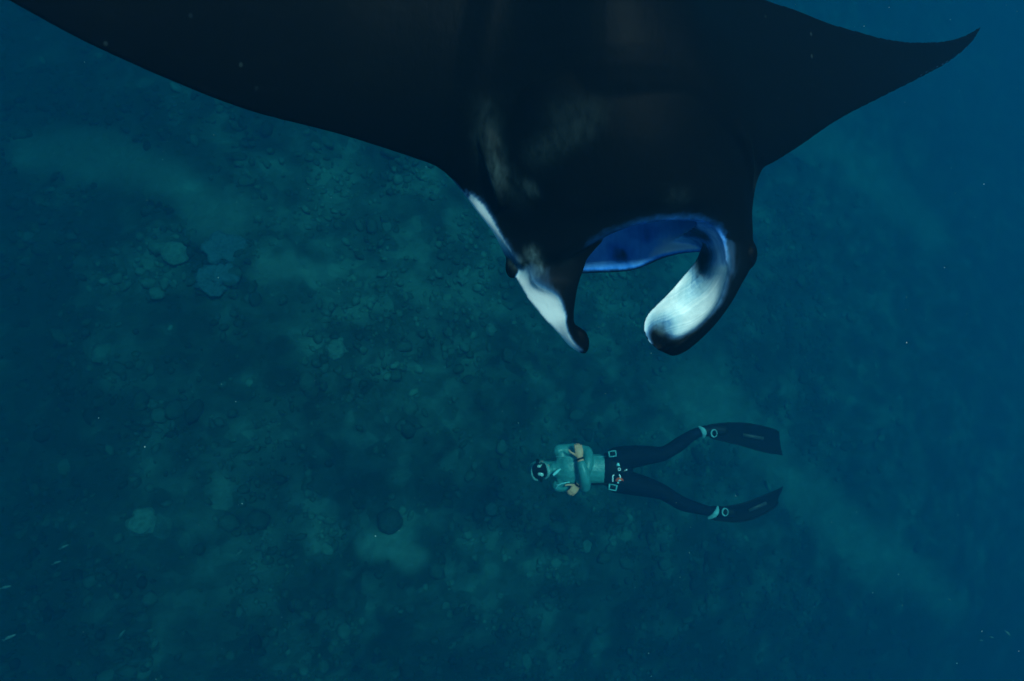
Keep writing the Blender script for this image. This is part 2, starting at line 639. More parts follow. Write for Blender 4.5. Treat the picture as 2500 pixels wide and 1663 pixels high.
def scatter(count, sub, smin, smax, rx, ry, seed):
    r = np.random.default_rng(seed)
    bases = [lump_base(sub, s) for s in range(6)]
    X = r.uniform(*rx, count * 3)
    Y = r.uniform(*ry, count * 3)
    keep = (sand_at(X, Y) < 0.08) & (r.uniform(0, 1, count * 3) < 0.12 + 1.3 * sstep(0.35, 0.65, fbm(X * 1.1, Y * 1.1, 3, 77)))
    X, Y = X[keep][:count], Y[keep][:count]
    Z = bed_z(X, Y)
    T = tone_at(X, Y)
    vv, ff, tt, o = [], [], [], 0
    for i in range(len(X)):
        v, f = bases[i % 6]
        s = smin * (smax / smin) ** (r.random() ** 1.8)
        a = r.uniform(0, 6.28)
        ca, sa = math.cos(a), math.sin(a)
        e = r.uniform(0.7, 1.35)
        q = np.stack([v[:, 0] * e, v[:, 1] / e, v[:, 2] * r.uniform(0.6, 1.25)], 1) * s
        q = np.stack([q[:, 0] * ca - q[:, 1] * sa, q[:, 0] * sa + q[:, 1] * ca, q[:, 2]], 1)
        vv.append(q + (X[i], Y[i], Z[i] + s * 0.15))
        ff.append(f + o)
        o += len(v)
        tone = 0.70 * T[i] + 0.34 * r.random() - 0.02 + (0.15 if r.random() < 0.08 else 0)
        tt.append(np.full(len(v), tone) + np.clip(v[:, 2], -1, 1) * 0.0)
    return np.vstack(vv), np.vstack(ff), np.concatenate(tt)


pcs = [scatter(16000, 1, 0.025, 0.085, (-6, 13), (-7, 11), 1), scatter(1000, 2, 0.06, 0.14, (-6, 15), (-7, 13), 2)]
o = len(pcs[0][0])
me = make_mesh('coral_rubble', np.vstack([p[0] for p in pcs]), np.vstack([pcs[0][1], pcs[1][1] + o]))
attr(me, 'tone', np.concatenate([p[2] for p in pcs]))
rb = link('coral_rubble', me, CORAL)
tag(rb, 'loose coral rubble and small rocks strewn over the reef floor', kind='stuff')


# single coral heads one can point to
def coral(px, py, size, mat, label, flat=0.6, knob=0.25, seed=1, name='coral_head', cat='coral'):
    # where the line of sight meets the bed
    zz = BED
    for _ in range(6):
        c = bed_hit(px, py, zz)
        zz = float(bed_z(np.array([c[0]]), np.array([c[1]]))[0]) + size * 0.25
    bm = bmesh.new()
    bmesh.ops.create_icosphere(bm, subdivisions=4, radius=1.0)
    v = np.array([q.co[:] for q in bm.verts])
    f = [[w.index for w in q.verts] for q in bm.faces]
    bm.free()
    k = vnoise(v[:, 0] * 2 + seed, v[:, 1] * 2 + 5, v[:, 2] * 2 + seed * 1.7, seed)
    k2 = vnoise(v[:, 0] * 4 + seed, v[:, 1] * 6 + 5, v[:, 2] * 6 + seed * 1.7, seed + 3)
    v = v * (1 + (k - 0.5) * 1.5 * knob + (k2 - 0.5) * knob * 0.35)[:, None] * size
    v[:, 2] *= flat
    me = make_mesh(name, v, f)
    ob = link(name, me, mat, None, (c[0], c[1], zz - size * 0.25 + size * flat * 0.25))
    tag(ob, label, cat, 'coral heads on the reef floor')
    return ob


coral(971, 438, 0.085, PALE_CORAL, 'small round pale green coral just below the black wing edge', 0.7, 0.15, 2)
coral(428, 618, 0.20, PALE_CORAL, 'round dome coral left of the blue grey coral patch', 0.5, 0.2, 3)
coral(548, 612, 0.27, BLUE_CORAL, 'blue grey coral mound, upper one of the joined pair', 0.35, 0.8, 14)
coral(535, 680, 0.25, BLUE_CORAL, 'blue grey coral mound, lower one of the joined pair', 0.35, 0.8, 15)
coral(952, 1272, 0.19, DARK_CORAL, 'dark round coral dome beside a pale sand patch', 0.6, 0.15, 6)
coral(1198, 805, 0.10, PALE_CORAL, 'pale knobbly coral nearest the white left cheek fin', 0.6, 0.3, 7)
coral(1130, 675, 0.12, PALE_CORAL, 'pale coral clump left of the eye on the dark head', 0.5, 0.4, 8)
coral(820, 850, 0.16, PALE_CORAL, 'broad pale coral clump in the middle of the reef floor', 0.4, 0.45, 9)
coral(1240, 868, 0.12, DARK_CORAL, 'dark coral knob below the tip of the left cheek fin', 0.6, 0.3, 10)
coral(1200, 1242, 0.10, PALE_CORAL, 'pale coral dome below and left of the diver', 0.6, 0.2, 11)
coral(1430, 1330, 0.12, PALE_CORAL, 'pale coral clump on the floor below the diver', 0.5, 0.4, 12)
coral(350, 1275, 0.20, PALE_CORAL, 'faint pale coral clump near the left small fish', 0.5, 0.4, 13)

# ------------------------------------------------------------------ manta ray
pieces, src = [], []          # src: sample points with pale, lobe, fold


def add(v, f, pale=None, lobe=None, fold=None, mouth=None):
    v = np.asarray(v)
    p = v[:, 3] if pale is None and v.shape[1] > 3 else np.full(len(v), pale if pale is not None else 0.0)
    l = np.zeros(len(v)) if lobe is None else lobe
    q = np.zeros(len(v)) if fold is None else fold
    pieces.append((v[:, :3], f))
    tm = make_mesh('t', v[:, :3], [list(k) for k in f])
    fix_normals(tm)
    nn = np.empty(len(tm.vertices) * 3, np.float32)
    tm.vertices.foreach_get('normal', nn)
    bpy.data.meshes.remove(tm)
    src.append(np.column_stack([v[:, :3], np.clip(p, 0, 1), l, q, nn.reshape(-1, 3), np.zeros(len(v)) if mouth is None else np.ones(len(v)) * mouth]))


# disc: spanwise stations (leading point, trailing point, half thickness, crown lift)
ST = [
    ((-300, -235, 1.22), (-285, -262, 1.22), 0.010, 0.00),
    ((-170, -105, 1.29), (-150, -255, 1.27), 0.016, 0.004),
    ((27, 5, 1.36), (130, -255, 1.33), 0.024, 0.008),
    ((265, 130, 1.46), (380, -280, 1.42), 0.034, 0.012),
    ((583, 262, 1.63), (720, -330, 1.54), 0.048, 0.02),
    ((830, 328, 1.76), (980, -390, 1.62), 0.065, 0.03),
    ((1034, 394, 1.85), (1200, -450, 1.67), 0.090, 0.06),
    ((1076, 414, 1.872), (1250, -462, 1.675), 0.094, 0.0),
    ((1110, 440, 1.885), (1300, -476, 1.68), 0.099, 0.0),
    ((1184, 492, 1.92), (1370, -490, 1.69), 0.105, 0.11),
    ((1480, 470, 1.89), (1480, -500, 1.70), 0.125, 0.14),
    ((1720, 425, 1.87), (1590, -370, 1.73), 0.110, 0.11),
    ((1850, 412, 1.88), (1685, -135, 1.78), 0.085, 0.06),
    ((1934, 369, 1.93), (1795, -34, 1.85), 0.060, 0.03),
    ((2045, 294, 2.00), (1935, 22, 1.935), 0.040, 0.018),
    ((2151, 239, 2.07), (2060, 67, 2.01), 0.028, 0.012),
    ((2245, 192, 2.14), (2190, 99, 2.10), 0.020, 0.008),
    ((2320, 150, 2.20), (2290, 101, 2.17), 0.015, 0.004),
    ((2372, 105, 2.24), (2350, 88, 2.22), 0.011, 0.00),
    ((2402, 57, 2.26), (2398, 62, 2.26), 0.008, 0.00),
]
CH = [0.0, 0.02, 0.08, 0.2, 0.4, 0.62, 0.82, 0.96, 1.0]
TK = [0.10, 0.42, 0.72, 0.95, 1.0, 0.75, 0.42, 0.22, 0.12]
LF = [0.0, 0.10, 0.40, 0.80, 1.0, 0.85, 0.4, 0.06, 0.0]
top, bot = [], []
for le, te, th, lift in ST:
    lift = 0.14 * math.exp(-(((le[0] + te[0]) / 2 - 1500) / 340.0) ** 2)
    a, b = P(*le), P(*te)
    rt, rb_ = [], []
    for c, k, lf in zip(CH, TK, LF):
        q = a + (b - a) * c
        ax = q / np.linalg.norm(q)
        rt.append(np.append(q - ax * (max(th * k * 0.5, 0.008) + lift * lf), 0.0))
        rb_.append(np.append(q + ax * (max(th * k * 0.9, 0.008) + lift * lf * 0.6), 0.0 if c < 0.05 or c > 0.9 else 1.0))
    top.append(rt)
    bot.append(rb_)
add(*slab(np.array(top), np.array(bot), 6, 4))

# head: rows back to front, columns left to right
H = [
    [(1074, 404, 1.92, 0), (1150, 300, 1.84, 0), (1300, 210, 1.690, 0), (1450, 170, 1.658, 0), (1600, 165, 1.664, 0), (1740, 210, 1.715, 0), (1820, 290, 1.84, 0), (1872, 370, 1.90, 0)],
    [(1092, 427, 1.90, 0), (1148, 370, 1.825, 0), (1300, 320, 1.716, 0), (1450, 300, 1.679, 0), (1600, 295, 1.680, 0), (1740, 325, 1.730, 0), (1820, 365, 1.81, 0), (1864, 405, 1.88, 0)],
    [(1110, 445, 1.905, .7), (1122, 438, 1.88, .1), (1300, 385, 1.740, 0), (1455, 370, 1.695, 0), (1605, 365, 1.694, 0), (1742, 385, 1.744, 0), (1818, 425, 1.82, 0), (1847, 447, 1.89, 0)],
    [(1160, 511, 1.91, 1), (1180, 502, 1.885, .6), (1320, 460, 1.762, 0), (1460, 445, 1.718, 0), (1605, 435, 1.715, 0), (1745, 445, 1.758, 0), (1814, 480, 1.83, 0), (1837, 510, 1.90, 0)],
    [(1206, 572, 1.91, 1), (1215, 563, 1.885, .25), (1335, 530, 1.79, 0), (1468, 508, 1.745, 0), (1610, 492, 1.74, 0), (1745, 500, 1.775, 0), (1812, 538, 1.85, 0), (1838, 565, 1.91, 0)],
    [(1240, 640, 1.93, .35), (1262, 636, 1.87, .25), (1355, 610, 1.82, .02), (1485, 558, 1.79, .16), (1615, 524, 1.78, .19), (1738, 533, 1.80, .19), (1800, 590, 1.86, .05), (1839, 632, 1.91, 0)],
    [(1246, 652, 1.95, .3), (1275, 655, 1.90, .25), (1370, 640, 1.86, .02), (1497, 569, 1.815, .42), (1615, 540, 1.80, .46), (1740, 548, 1.82, .46), (1796, 600, 1.88, .2), (1834, 648, 1.93, 0)],
]
H = [r[:1] + [(r[1][0], r[1][1], r[1][2], (0, 0, .2, 1, .95, .35, .3)[i])] + [tuple(a + (b - a) * 0.10 for a, b in zip(r[1][:3], r[2][:3])) + ((0, 0, .02, .12, .10, .15, .15)[i],)] + r[2:] for i, r in enumerate(H)]
top = net(H)
bot = top.copy()
for i, dz in enumerate((0.20, 0.24, 0.26, 0.24, 0.20, 0.10, 0.035)):
    for j in range(9):
        w = (0.35, 0.70, 0.85, 1, 1, 1, 1, 0.75, 0.35)[j] if i < 5 else 1
        p = bot[i, j, :3]
        p[:] = p + p / np.linalg.norm(p) * dz * w
        bot[i, j, 3] = 0.55 if i >= 4 and 2 < j < 8 else (0.9 if j < 7 else 0.0)
v, f = slab(top, bot, 8, 8)
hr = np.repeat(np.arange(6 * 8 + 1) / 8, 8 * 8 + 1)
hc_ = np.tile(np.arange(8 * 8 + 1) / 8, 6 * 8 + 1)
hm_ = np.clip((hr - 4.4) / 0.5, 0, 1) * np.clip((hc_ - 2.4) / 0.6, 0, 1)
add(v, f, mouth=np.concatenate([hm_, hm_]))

# lower jaw: mouth floor, lip and throat
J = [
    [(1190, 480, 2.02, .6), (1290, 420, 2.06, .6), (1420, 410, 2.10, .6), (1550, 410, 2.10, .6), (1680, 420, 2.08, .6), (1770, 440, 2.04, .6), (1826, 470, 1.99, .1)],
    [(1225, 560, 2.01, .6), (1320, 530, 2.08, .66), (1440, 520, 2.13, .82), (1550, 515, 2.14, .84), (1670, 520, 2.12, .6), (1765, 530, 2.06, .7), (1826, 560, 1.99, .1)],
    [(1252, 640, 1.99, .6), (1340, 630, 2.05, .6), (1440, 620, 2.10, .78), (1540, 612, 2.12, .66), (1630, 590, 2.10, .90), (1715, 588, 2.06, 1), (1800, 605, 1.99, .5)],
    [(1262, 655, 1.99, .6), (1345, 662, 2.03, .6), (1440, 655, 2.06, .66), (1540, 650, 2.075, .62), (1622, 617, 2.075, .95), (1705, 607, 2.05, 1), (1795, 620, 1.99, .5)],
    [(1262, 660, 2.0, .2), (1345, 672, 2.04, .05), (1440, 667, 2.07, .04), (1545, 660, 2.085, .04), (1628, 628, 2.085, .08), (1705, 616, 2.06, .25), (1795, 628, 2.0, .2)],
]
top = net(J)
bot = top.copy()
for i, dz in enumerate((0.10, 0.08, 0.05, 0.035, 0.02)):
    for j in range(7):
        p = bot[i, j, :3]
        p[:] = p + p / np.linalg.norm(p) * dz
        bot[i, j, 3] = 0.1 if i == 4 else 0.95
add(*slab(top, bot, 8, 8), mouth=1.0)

# right corner of the mouth, running into the lobe
C0 = [
    [(1700, 540, 1.83, .5), (1746, 560, 1.83, .5), (1768, 600, 1.84, .6), (1772, 645, 1.85, .7)],
    [(1690, 556, 1.93, .75), (1733, 578, 1.92, .7), (1752, 612, 1.91, .7), (1752, 650, 1.92, .7)],
    [(1660, 575, 2.03, .9), (1705, 592, 2.03, .6), (1730, 618, 2.0, .5), (1730, 655, 1.98, .4)],
    [(1630, 590, 2.11, .8), (1690, 600, 2.09, .6), (1722, 624, 2.05, .4), (1722, 656, 2.02, .3)],
]
top = net(C0)
bot = net([[(q[0] + 38, q[1] - 10, q[2] + 0.03, 0.0) for q in r] for r in C0])
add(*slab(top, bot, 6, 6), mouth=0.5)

# left lobe, its pale outer face turned to the lens
LB = [
    [(1244, 634, 1.96, .2), (1292, 618, 1.87, .1), (1345, 595, 1.84, .02), (1474, 588, 1.85, 0.05)],
    [(1248, 650, 1.95, .4), (1288, 645, 1.88, .4), (1322, 628, 1.855, .12), (1437, 630, 1.87, 0.02)],
    [(1262, 685, 1.915, 1), (1294, 694, 1.885, 1), (1314, 684, 1.86, .28), (1424, 665, 1.88, 0.02)],
    [(1290, 733, 1.915, 1), (1350, 726, 1.87, 1), (1362, 714, 1.855, .18), (1412, 700, 1.89, 0)],
    [(1328, 780, 1.915, 1), (1374, 764, 1.88, 1), (1383, 757, 1.87, .12), (1405, 740, 1.90, 0)],
    [(1358, 811, 1.925, 1), (1378, 796, 1.89, 1), (1386, 790, 1.88, .1), (1402, 780, 1.91, 0)],
    [(1390, 846, 1.935, 1), (1395, 835, 1.91, 1), (1401, 830, 1.90, .1), (1412, 808, 1.92, 0)],
    [(1422, 867, 1.95, .6), (1425, 860, 1.93, .3), (1430, 855, 1.92, 0), (1436, 845, 1.93, 0)],
]
top = net(LB)
bot = net([[(q[0] + (6, 4, -4, -6)[k], q[1], q[2] + (0.025, 0.07, 0.07, 0.03)[k], 0.3 if k == 0 else 0) for k, q in enumerate(r)] for r in LB])
v, f = slab(top, bot, 7, 6)
add(v, f)
add(*tube([(P(1410, 800, 1.925), 0.006, 0.012), (P(1422, 818, 1.93), 0.014, 0.016), (P(1428, 838, 1.94), 0.014, 0.018), (P(1428, 856, 1.94), 0.010, 0.012)]), pale=0)

# right lobe, unrolled so that its pale inner face shows
RB = [
    [(1716, 596, 1.98, .4), (1738, 590, 1.99, .45), (1760, 594, 1.90, .6), (1785, 592, 1.85, .25), (1838, 606, 1.90, 0)],
    [(1698, 637, 1.95, .25), (1722, 640, 1.98, .12), (1766, 638, 1.89, .9), (1790, 640, 1.84, .25), (1832, 654, 1.90, 0)],
    [(1664, 678, 1.89, 1), (1705, 690, 1.95, .55), (1757, 690, 1.875, .92), (1778, 693, 1.83, .25), (1809, 697, 1.89, 0)],
    [(1634, 713, 1.85, 1), (1680, 725, 1.91, .80), (1738, 740, 1.855, 1), (1758, 743, 1.81, .25), (1788, 736, 1.87, 0)],
    [(1604, 743, 1.83, 1), (1655, 762, 1.88, .92), (1702, 785, 1.845, 1), (1720, 790, 1.80, .16), (1752, 786, 1.85, 0)],
    [(1579, 771, 1.82, .9), (1618, 792, 1.86, .42), (1660, 814, 1.84, .8), (1680, 822, 1.79, .06), (1716, 824, 1.84, 0)],
    [(1571, 801, 1.81, .95), (1596, 815, 1.835, .06), (1630, 830, 1.825, .1), (1655, 842, 1.785, 0), (1682, 853, 1.83, 0)],
    [(1581, 830, 1.805, .9), (1598, 838, 1.82, .06), (1620, 846, 1.815, 0), (1640, 853, 1.795, 0), (1658, 866, 1.82, 0)],
    [(1606, 855, 1.81, .8), (1614, 858, 1.815, .15), (1624, 862, 1.815, 0), (1632, 866, 1.81, 0), (1641, 870, 1.82, 0)],
]
top = net(RB)
nr, nc = len(RB), 5
bot = top.copy()
for i in range(nr):
    for j in range(nc):
        p = bot[i, j, :3]
        p[:] = p + p / np.linalg.norm(p) * (0.022, 0.034, 0.05, 0.06, 0.025)[j]
        bot[i, j, 3] = 0.0
v, f = slab(top, bot, 8, 8)
R_, C_ = (nr - 1) * 8 + 1, (nc - 1) * 8 + 1
ii, jj = np.meshgrid(np.arange(R_) / 8, np.arange(C_) / 8, indexing='ij')
lobe_m = np.clip((ii - 1.0) / 0.6, 0, 1) * np.clip((6.0 - ii) / 0.8, 0, 1) * np.clip((3.0 - jj) / 1.4, 0, 1)
fold = ii * 0.62 + jj * 1.7
add(v, f, lobe=np.concatenate([lobe_m.ravel(), np.zeros(R_ * C_)]), fold=np.concatenate([fold.ravel(), fold.ravel()]))

add(*tube([(P(1725, 170, 1.745), .02, .010), (P(1790, 290, 1.765), .022, .016), (P(1822, 370, 1.81), .018, .018), (P(1830, 440, 1.865), .012, .014), (P(1820, 520, 1.90), .008, .006)]), pale=0)
add(*tube([(P(1190, 220, 1.785), .03, .010), (P(1192, 330, 1.775), .03, .018), (P(1212, 430, 1.80), .022, .016), (P(1225, 500, 1.83), .012, .010)]), pale=0)

# belly, eye bulges, dorsal fin and tail
add(*ball(P(1480, 190, 1.95), (0.30, 0.44, 0.13)), pale=0.95)
add(*ball(P(1250, 652, 1.93), (0.020, 0.034, 0.030)), pale=0.02)
add(*ball(P(1824, 622, 1.93), (0.026, 0.045, 0.045)), pale=0.0)
add(*tube([(P(1476, -440, 1.66), 0.03, 0.03), (P(1474, -500, 1.65), 0.022, 0.02), (P(1468, -700, 1.66), 0.012, 0.012), (P(1440, -1100, 1.70), 0.009, 0.009), (P(1420, -1500, 1.72), 0.008, 0.008)]), pale=0)
fin = net([[(1470, -400, 1.62), (1476, -520, 1.66)], [(1472, -470, 1.55), (1474, -540, 1.56)]])
fin2 = fin.copy()
fin2[:, :, 0] += 0.02
add(*slab(fin, fin2, 4, 4))

MO = W(P(1480, 200, 1.8))[0]
mme = remeshed('manta_ray', pieces, 0.0062, 8, MO)
S_ = np.vstack(src)
Sw = W(S_[:, :3]) - MO
kd = KDTree(len(Sw))
for i, p in enumerate(Sw):
    kd.insert(p, i)
kd.balance()
mv = verts_of(mme)
mn = np.empty(len(mv) * 3, np.float32)
mme.vertices.foreach_get('normal', mn)
mn = mn.reshape(-1, 3)
Sn = S_[:, 6:9] @ M.T
vals = np.zeros((len(mv), 4))
for i, p in enumerate(mv.tolist()):
    w = 0.0
    acc = [0.0, 0.0, 0.0, 0.0]
    for co, j, d in kd.find_n(p, 8):
        q = max(0.004, float(Sn[j] @ mn[i])) ** 2 / (d + 0.003) ** 2
        w += q
        r = S_[j]
        acc[0] += r[3] * q
        acc[1] += r[4] * q
        acc[2] += r[5] * q
        acc[3] += r[9] * q
    vals[i] = (acc[0] / w, acc[1] / w, acc[2] / w, acc[3] / w)
# pigment patches of this animal, the last a painted ridge sheen: (place, long axis, radii, amount)
PATCH = [
    ((1192, 330, 1.79), (1215, 440, 1.80), 0.028, 0.16), ((1190, 260, 1.77), (1192, 320, 1.77), 0.028, 0.07),
    ((1300, 380, 1.72), (1420, 310, 1.68), 0.030, 0.05), ((1370, 280, 1.69), (1450, 275, 1.67), 0.035, 0.03),
    ((1285, 455, 1.77), (1296, 468, 1.77), 0.014, 0.13), ((1230, 430, 1.79), (1262, 480, 1.79), 0.03, 0.05),
    ((1300, 616, 1.85), (1310, 662, 1.855), 0.014, 0.34), ((1272, 645, 1.885), (1290, 676, 1.885), 0.016, 0.40),
    ((1400, 600, 1.85), (1385, 630, 1.86), 0.014, 0.02), ((1222, 580, 1.90), (1245, 632, 1.90), 0.012, 0.18),
    ((1640, 480, 1.75), (1660, 482, 1.75), 0.02, 0.03), ((1812, 340, 1.83), (1830, 450, 1.89), 0.012, 0.06),
]
grey = np.zeros(len(mv))
for a, b, r, k in PATCH:
    a, b = W(P(*a))[0] - MO, W(P(*b))[0] - MO
    ab = b - a
    tt = np.clip(((mv - a) @ ab) / (ab @ ab), 0, 1)
    # nearest distance ignoring part of the depth error along the skin normal
    dd = np.linalg.norm(mv - a - tt[:, None] * ab, axis=1)
    dd = np.maximum(dd - 0.008, 0)
    grey = np.maximum(grey, k * np.exp(-(dd / r) ** 2))
# dark marks inside the mouth, and the upper lip's shadow at right painted in
for a, b, r, k in [((1552, 562, 2.13), (1585, 570, 2.13), 0.012, 0.14), ((1500, 595, 2.10), (1515, 625, 2.10), 0.009, 0.2), ((1660, 556, 2.0), (1710, 562, 1.95), 0.025, 0.45),
                   ((1512, 575, 2.1), (1514, 610, 2.1), 0.006, 0.1)]:
    a, b = W(P(*a))[0] - MO, W(P(*b))[0] - MO
    ab = b - a
    tt = np.clip(((mv - a) @ ab) / (ab @ ab), 0, 1)
    dd = np.maximum(np.linalg.norm(mv - a - tt[:, None] * ab, axis=1) - 0.02, 0)
    vals[:, 0] -= k * np.exp(-(dd / r) ** 2)
attr(mme, 'pale', np.clip(vals[:, 0], 0, 1))
attr(mme, 'grey', grey)
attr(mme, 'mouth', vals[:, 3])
attr(mme, 'lobe', vals[:, 1])
attr(mme, 'fold', vals[:, 2])
manta = link('manta_ray', mme, MANTA, None, MO)
tag(manta, 'large black and white manta ray gliding above the diver with its mouth open', 'manta ray')
for c, r in ((P(1243, 657, 1.945), (0.010, 0.015, 0.015)), (P(1838, 630, 1.955), (0.010, 0.017, 0.017))):
    part('eye', [ball(c, r)], EYE, manta, MO)

# ------------------------------------------------------------------ diver
DD = 6.8
K = DD / F                     # metres a pixel at the diver


def D(px, py, dz=0.0):
    """a point on the diver, dz metres nearer (-) or farther (+)"""
    return P(px, py, DD) + np.array([0, 0, -dz])


DO = W(D(1500, 1148))[0]
diver = empty('person', DO)
tag(diver, 'freediver lying face up with arms crossed, teal wetsuit top, dark trousers and long black fins', 'person')

# right arm lies over the left one; the head is at the left, feet at the right
TORSO = [(D(1352, 1146, .01), .060, .062), (D(1366, 1146, .02), .12, .085), (D(1385, 1145, .02), .165, .115), (D(1415, 1145, .02), .160, .115),
         (D(1450, 1146, .02), .142, .10), (D(1480, 1147, .02), .152, .10), (D(1505, 1148, .02), .172, .105)]
L_UP = [(D(1366, 1103, .04), .060, .06), (D(1385, 1100, .06), .050, .055), (D(1410, 1099, .07), .046, .05), (D(1434, 1103, .03), .044, .048)]
L_FO = [(D(1435, 1106, .01), .046, .046), (D(1434, 1125, -.07), .044, .044), (D(1426, 1150, -.10), .040, .04), (D(1414, 1172, -.10), .034, .032), (D(1408, 1181, -.095), .030, .026)]
R_UP = [(D(1364, 1187, .04), .060, .06), (D(1385, 1190, .05), .050, .052), (D(1405, 1191, .03), .047, .05), (D(1424, 1187, -.04), .045, .048)]
R_FO = [(D(1426, 1184, -.09), .048, .048), (D(1424, 1165, -.16), .050, .048), (D(1420, 1145, -.185), .046, .044), (D(1415, 1125, -.17), .038, .036), (D(1412, 1113, -.155), .031, .027)]
L_LEG = [(D(1505, 1122, .02), .115, .11), (D(1540, 1116, .0), .110, .105), (D(1575, 1110, -.04), .090, .09), (D(1608, 1106, -.08), .068, .072), (D(1628, 1098, -.08), .060, .066),
         (D(1655, 1084, -.04), .062, .065), (D(1685, 1067, .02), .050, .05), (D(1706, 1058, .05), .044, .045)]
R_LEG = [(D(1505, 1174, .02), .118, .11), (D(1540, 1180, .0), .110, .105), (D(1580, 1188, -.04), .092, .09), (D(1612, 1197, -.08), .072, .074), (D(1636, 1211, -.08), .064, .068),
         (D(1665, 1228, -.04), .064, .066), (D(1700, 1241, .02), .052, .052), (D(1730, 1250, .05), .044, .045)]
L_FOOT = [(D(1704, 1059, .05), .043, .046), (D(1725, 1055, .07), .042, .04), (D(1755, 1053, .08), .045, .028), (D(1775, 1054, .085), .036, .02)]
R_FOOT = [(D(1728, 1250, .05), .043, .046), (D(1748, 1253, .07), .042, .04), (D(1776, 1256, .08), .045, .028), (D(1794, 1258, .085), .036, .02)]


def fat(t, k):
    return [(c, a + k, b + k) for c, a, b in t]


def finger(root, dirs, r, seg):
    pts, c = [(root, r, r)], np.array(root)
    for i, (dv, s) in enumerate(zip(dirs, seg)):
        dv = np.array(dv, float)
        dv /= np.linalg.norm(dv)
        c = c + dv * s
        pts.append((c.copy(), r * (0.97 - 0.09 * i), r * (0.97 - 0.09 * i)))
    return tube(pts, 10, 3)


def hand(wrist, fdir, nrm, thumb, s=1.0, curl=(0.3, 0.7, 1.0), spread=0.10):
    """palm, four jointed fingers and a thumb; nrm = back of the hand"""
    fdir, nrm = np.array(fdir, float), np.array(nrm, float)
    fdir /= np.linalg.norm(fdir)
    nrm -= fdir * (nrm @ fdir)
    nrm /= np.linalg.norm(nrm)
    side = np.cross(nrm, fdir)
    if side @ np.array(thumb, float) < 0: side = -side      # side points to the thumb
    wrist = np.array(wrist, float)
    pts = [(wrist - fdir * .02 * s, .028 * s, .022 * s), (wrist + fdir * .02 * s, .034 * s, .019 * s), (wrist + fdir * .055 * s, .043 * s, .017 * s), (wrist + fdir * .092 * s, .042 * s, .013 * s)]
    out = [tube(pts, 14, 4, True, nrm)]
    for k, (off, L, r) in enumerate(((.031, .92, .0092), (.0105, 1.0, .0096), (-.0105, .95, .0092), (-.031, .76, .0080))):
        root = wrist + fdir * (.088 - abs(off) * .15) * s + side * off * s
        dirs = []
        ang = 0
        for c in curl:
            ang += c
            dirs.append(fdir * math.cos(ang) - nrm * math.sin(ang) + side * off * spread * 30 * math.cos(ang) * 0.35)
        out.append(finger(root, dirs, r * s, [.042 * L * s, .027 * L * s, .021 * L * s]))
    root = wrist + fdir * .022 * s + side * .026 * s - nrm * .004 * s
    out.append(finger(root, [side * .75 + fdir * .65 - nrm * .1, side * .8 + fdir * .6, side * .55 + fdir * .85], .0115 * s, [.042 * s, .032 * s, .025 * s]))
    return out


# head: crown to the left, chin to the right, face to the lens
def head_parts():
    c = D(1319, 1147, .02)
    X = np.array([1.0, 0, 0]); Y = np.array([0, 1.0, 0]); Z = np.array([0, 0, 1.0])
    o = [ball(c, (.112, .077, .098)), ball(c + X * .062 + Z * .03, (.058, .058, .066)),
         ball(c + X * .098 + Z * .055, (.022, .028, .026))]                                   # skull, jaw, chin
    o.append(tube([(c + Z * .088 + X * -.005, .010, .010), (c + Z * .105 + X * .018, .013, .013), (c + Z * .112 + X * .036, .017, .014), (c + Z * .092 + X * .044, .014, .012)], 12, 4))   # nose
    o.append(tube([(c + X * .070 + Z * .088 - Y * .022, .006, .008), (c + X * .067 + Z * .096, .008, .010), (c + X * .070 + Z * .088 + Y * .022, .006, .008)], 10, 4))      # lips
    o.append(tube([(c + X * .082 + Z * .086 - Y * .018, .006, .007), (c + X * .080 + Z * .092, .008, .009), (c + X * .082 + Z * .086 + Y * .018, .006, .007)], 10, 4))
    for s in (-1, 1):
        o.append(ball(c + Y * s * .076 + X * .012 - Z * .005, (.030, .010, .018)))                # ears
        o.append(ball(c + Y * s * .040 + X * .022 + Z * .070, (.026, .022, .022)))                # cheekbones
        o.append(ball(c + Y * s * .030 - X * .022 + Z * .082, (.010, .024, .012)))                # brow
    o.append(tube([(D(1336, 1146, .03), .058, .060), (D(1356, 1146, .03), .062, .062)], 16, 3))
    return o


body = head_parts() + [tube(TORSO), tube(L_UP), tube(L_FO), tube(R_UP), tube(R_FO), tube(L_LEG), tube(R_LEG), tube(L_FOOT), tube(R_FOOT)]
# right hand laid over the left upper arm, thumb towards the head
body += hand(D(1412, 1112, -.152), (-.12, .96, -.02), (.05, .12, 1.0), (-1, 0, 0), 1.0, (.35, .75, .7))
# left hand gripping the right upper arm, fingers showing
body += hand(D(1409, 1180, -.092), (-.50, -.55, .05), (-.15, -.25, 1.0), (-1, 0, 0), 0.95, (.35, .8, .8))
bme = remeshed('body', body, 0.0042, 2, DO)
link('body', bme, SKIN, diver)
for s in (-1, 1):
    c = D(1319, 1147, .02) + np.array([-.004, s * .031, .083])
    part('eye', [ball(c, .013, None, 12, 8)], WHITE, diver, DO)

jac = link('wetsuit_top', remeshed('wetsuit_top', [tube(fat(TORSO, .010)), tube(fat(L_UP, .009)), tube(fat(L_FO[:-1], .008)), tube(fat(R_UP, .009)), tube(fat(R_FO[:-1], .008)),
      tube([(D(1371, 1110, .03), .062, .075), (D(1371, 1180, .03), .062, .075)], 16, 4)], 0.006, 5, DO), JACKET, diver)
# cuffs and collar seams
part('cuff', [tube([(D(1413.2, 1116, -.16), .040, .036), (D(1411.8, 1112, -.155), .040, .036)], 18, 2, False)], RUBBER, jac, DO)
part('cuff', [tube([(D(1411, 1177, -.098), .040, .036), (D(1409, 1181, -.094), .038, .034)], 18, 2, False)], RUBBER, jac, DO)


def strip(pts, r=.004):
    return tube([(p, r, r) for p in pts], 8, 4)


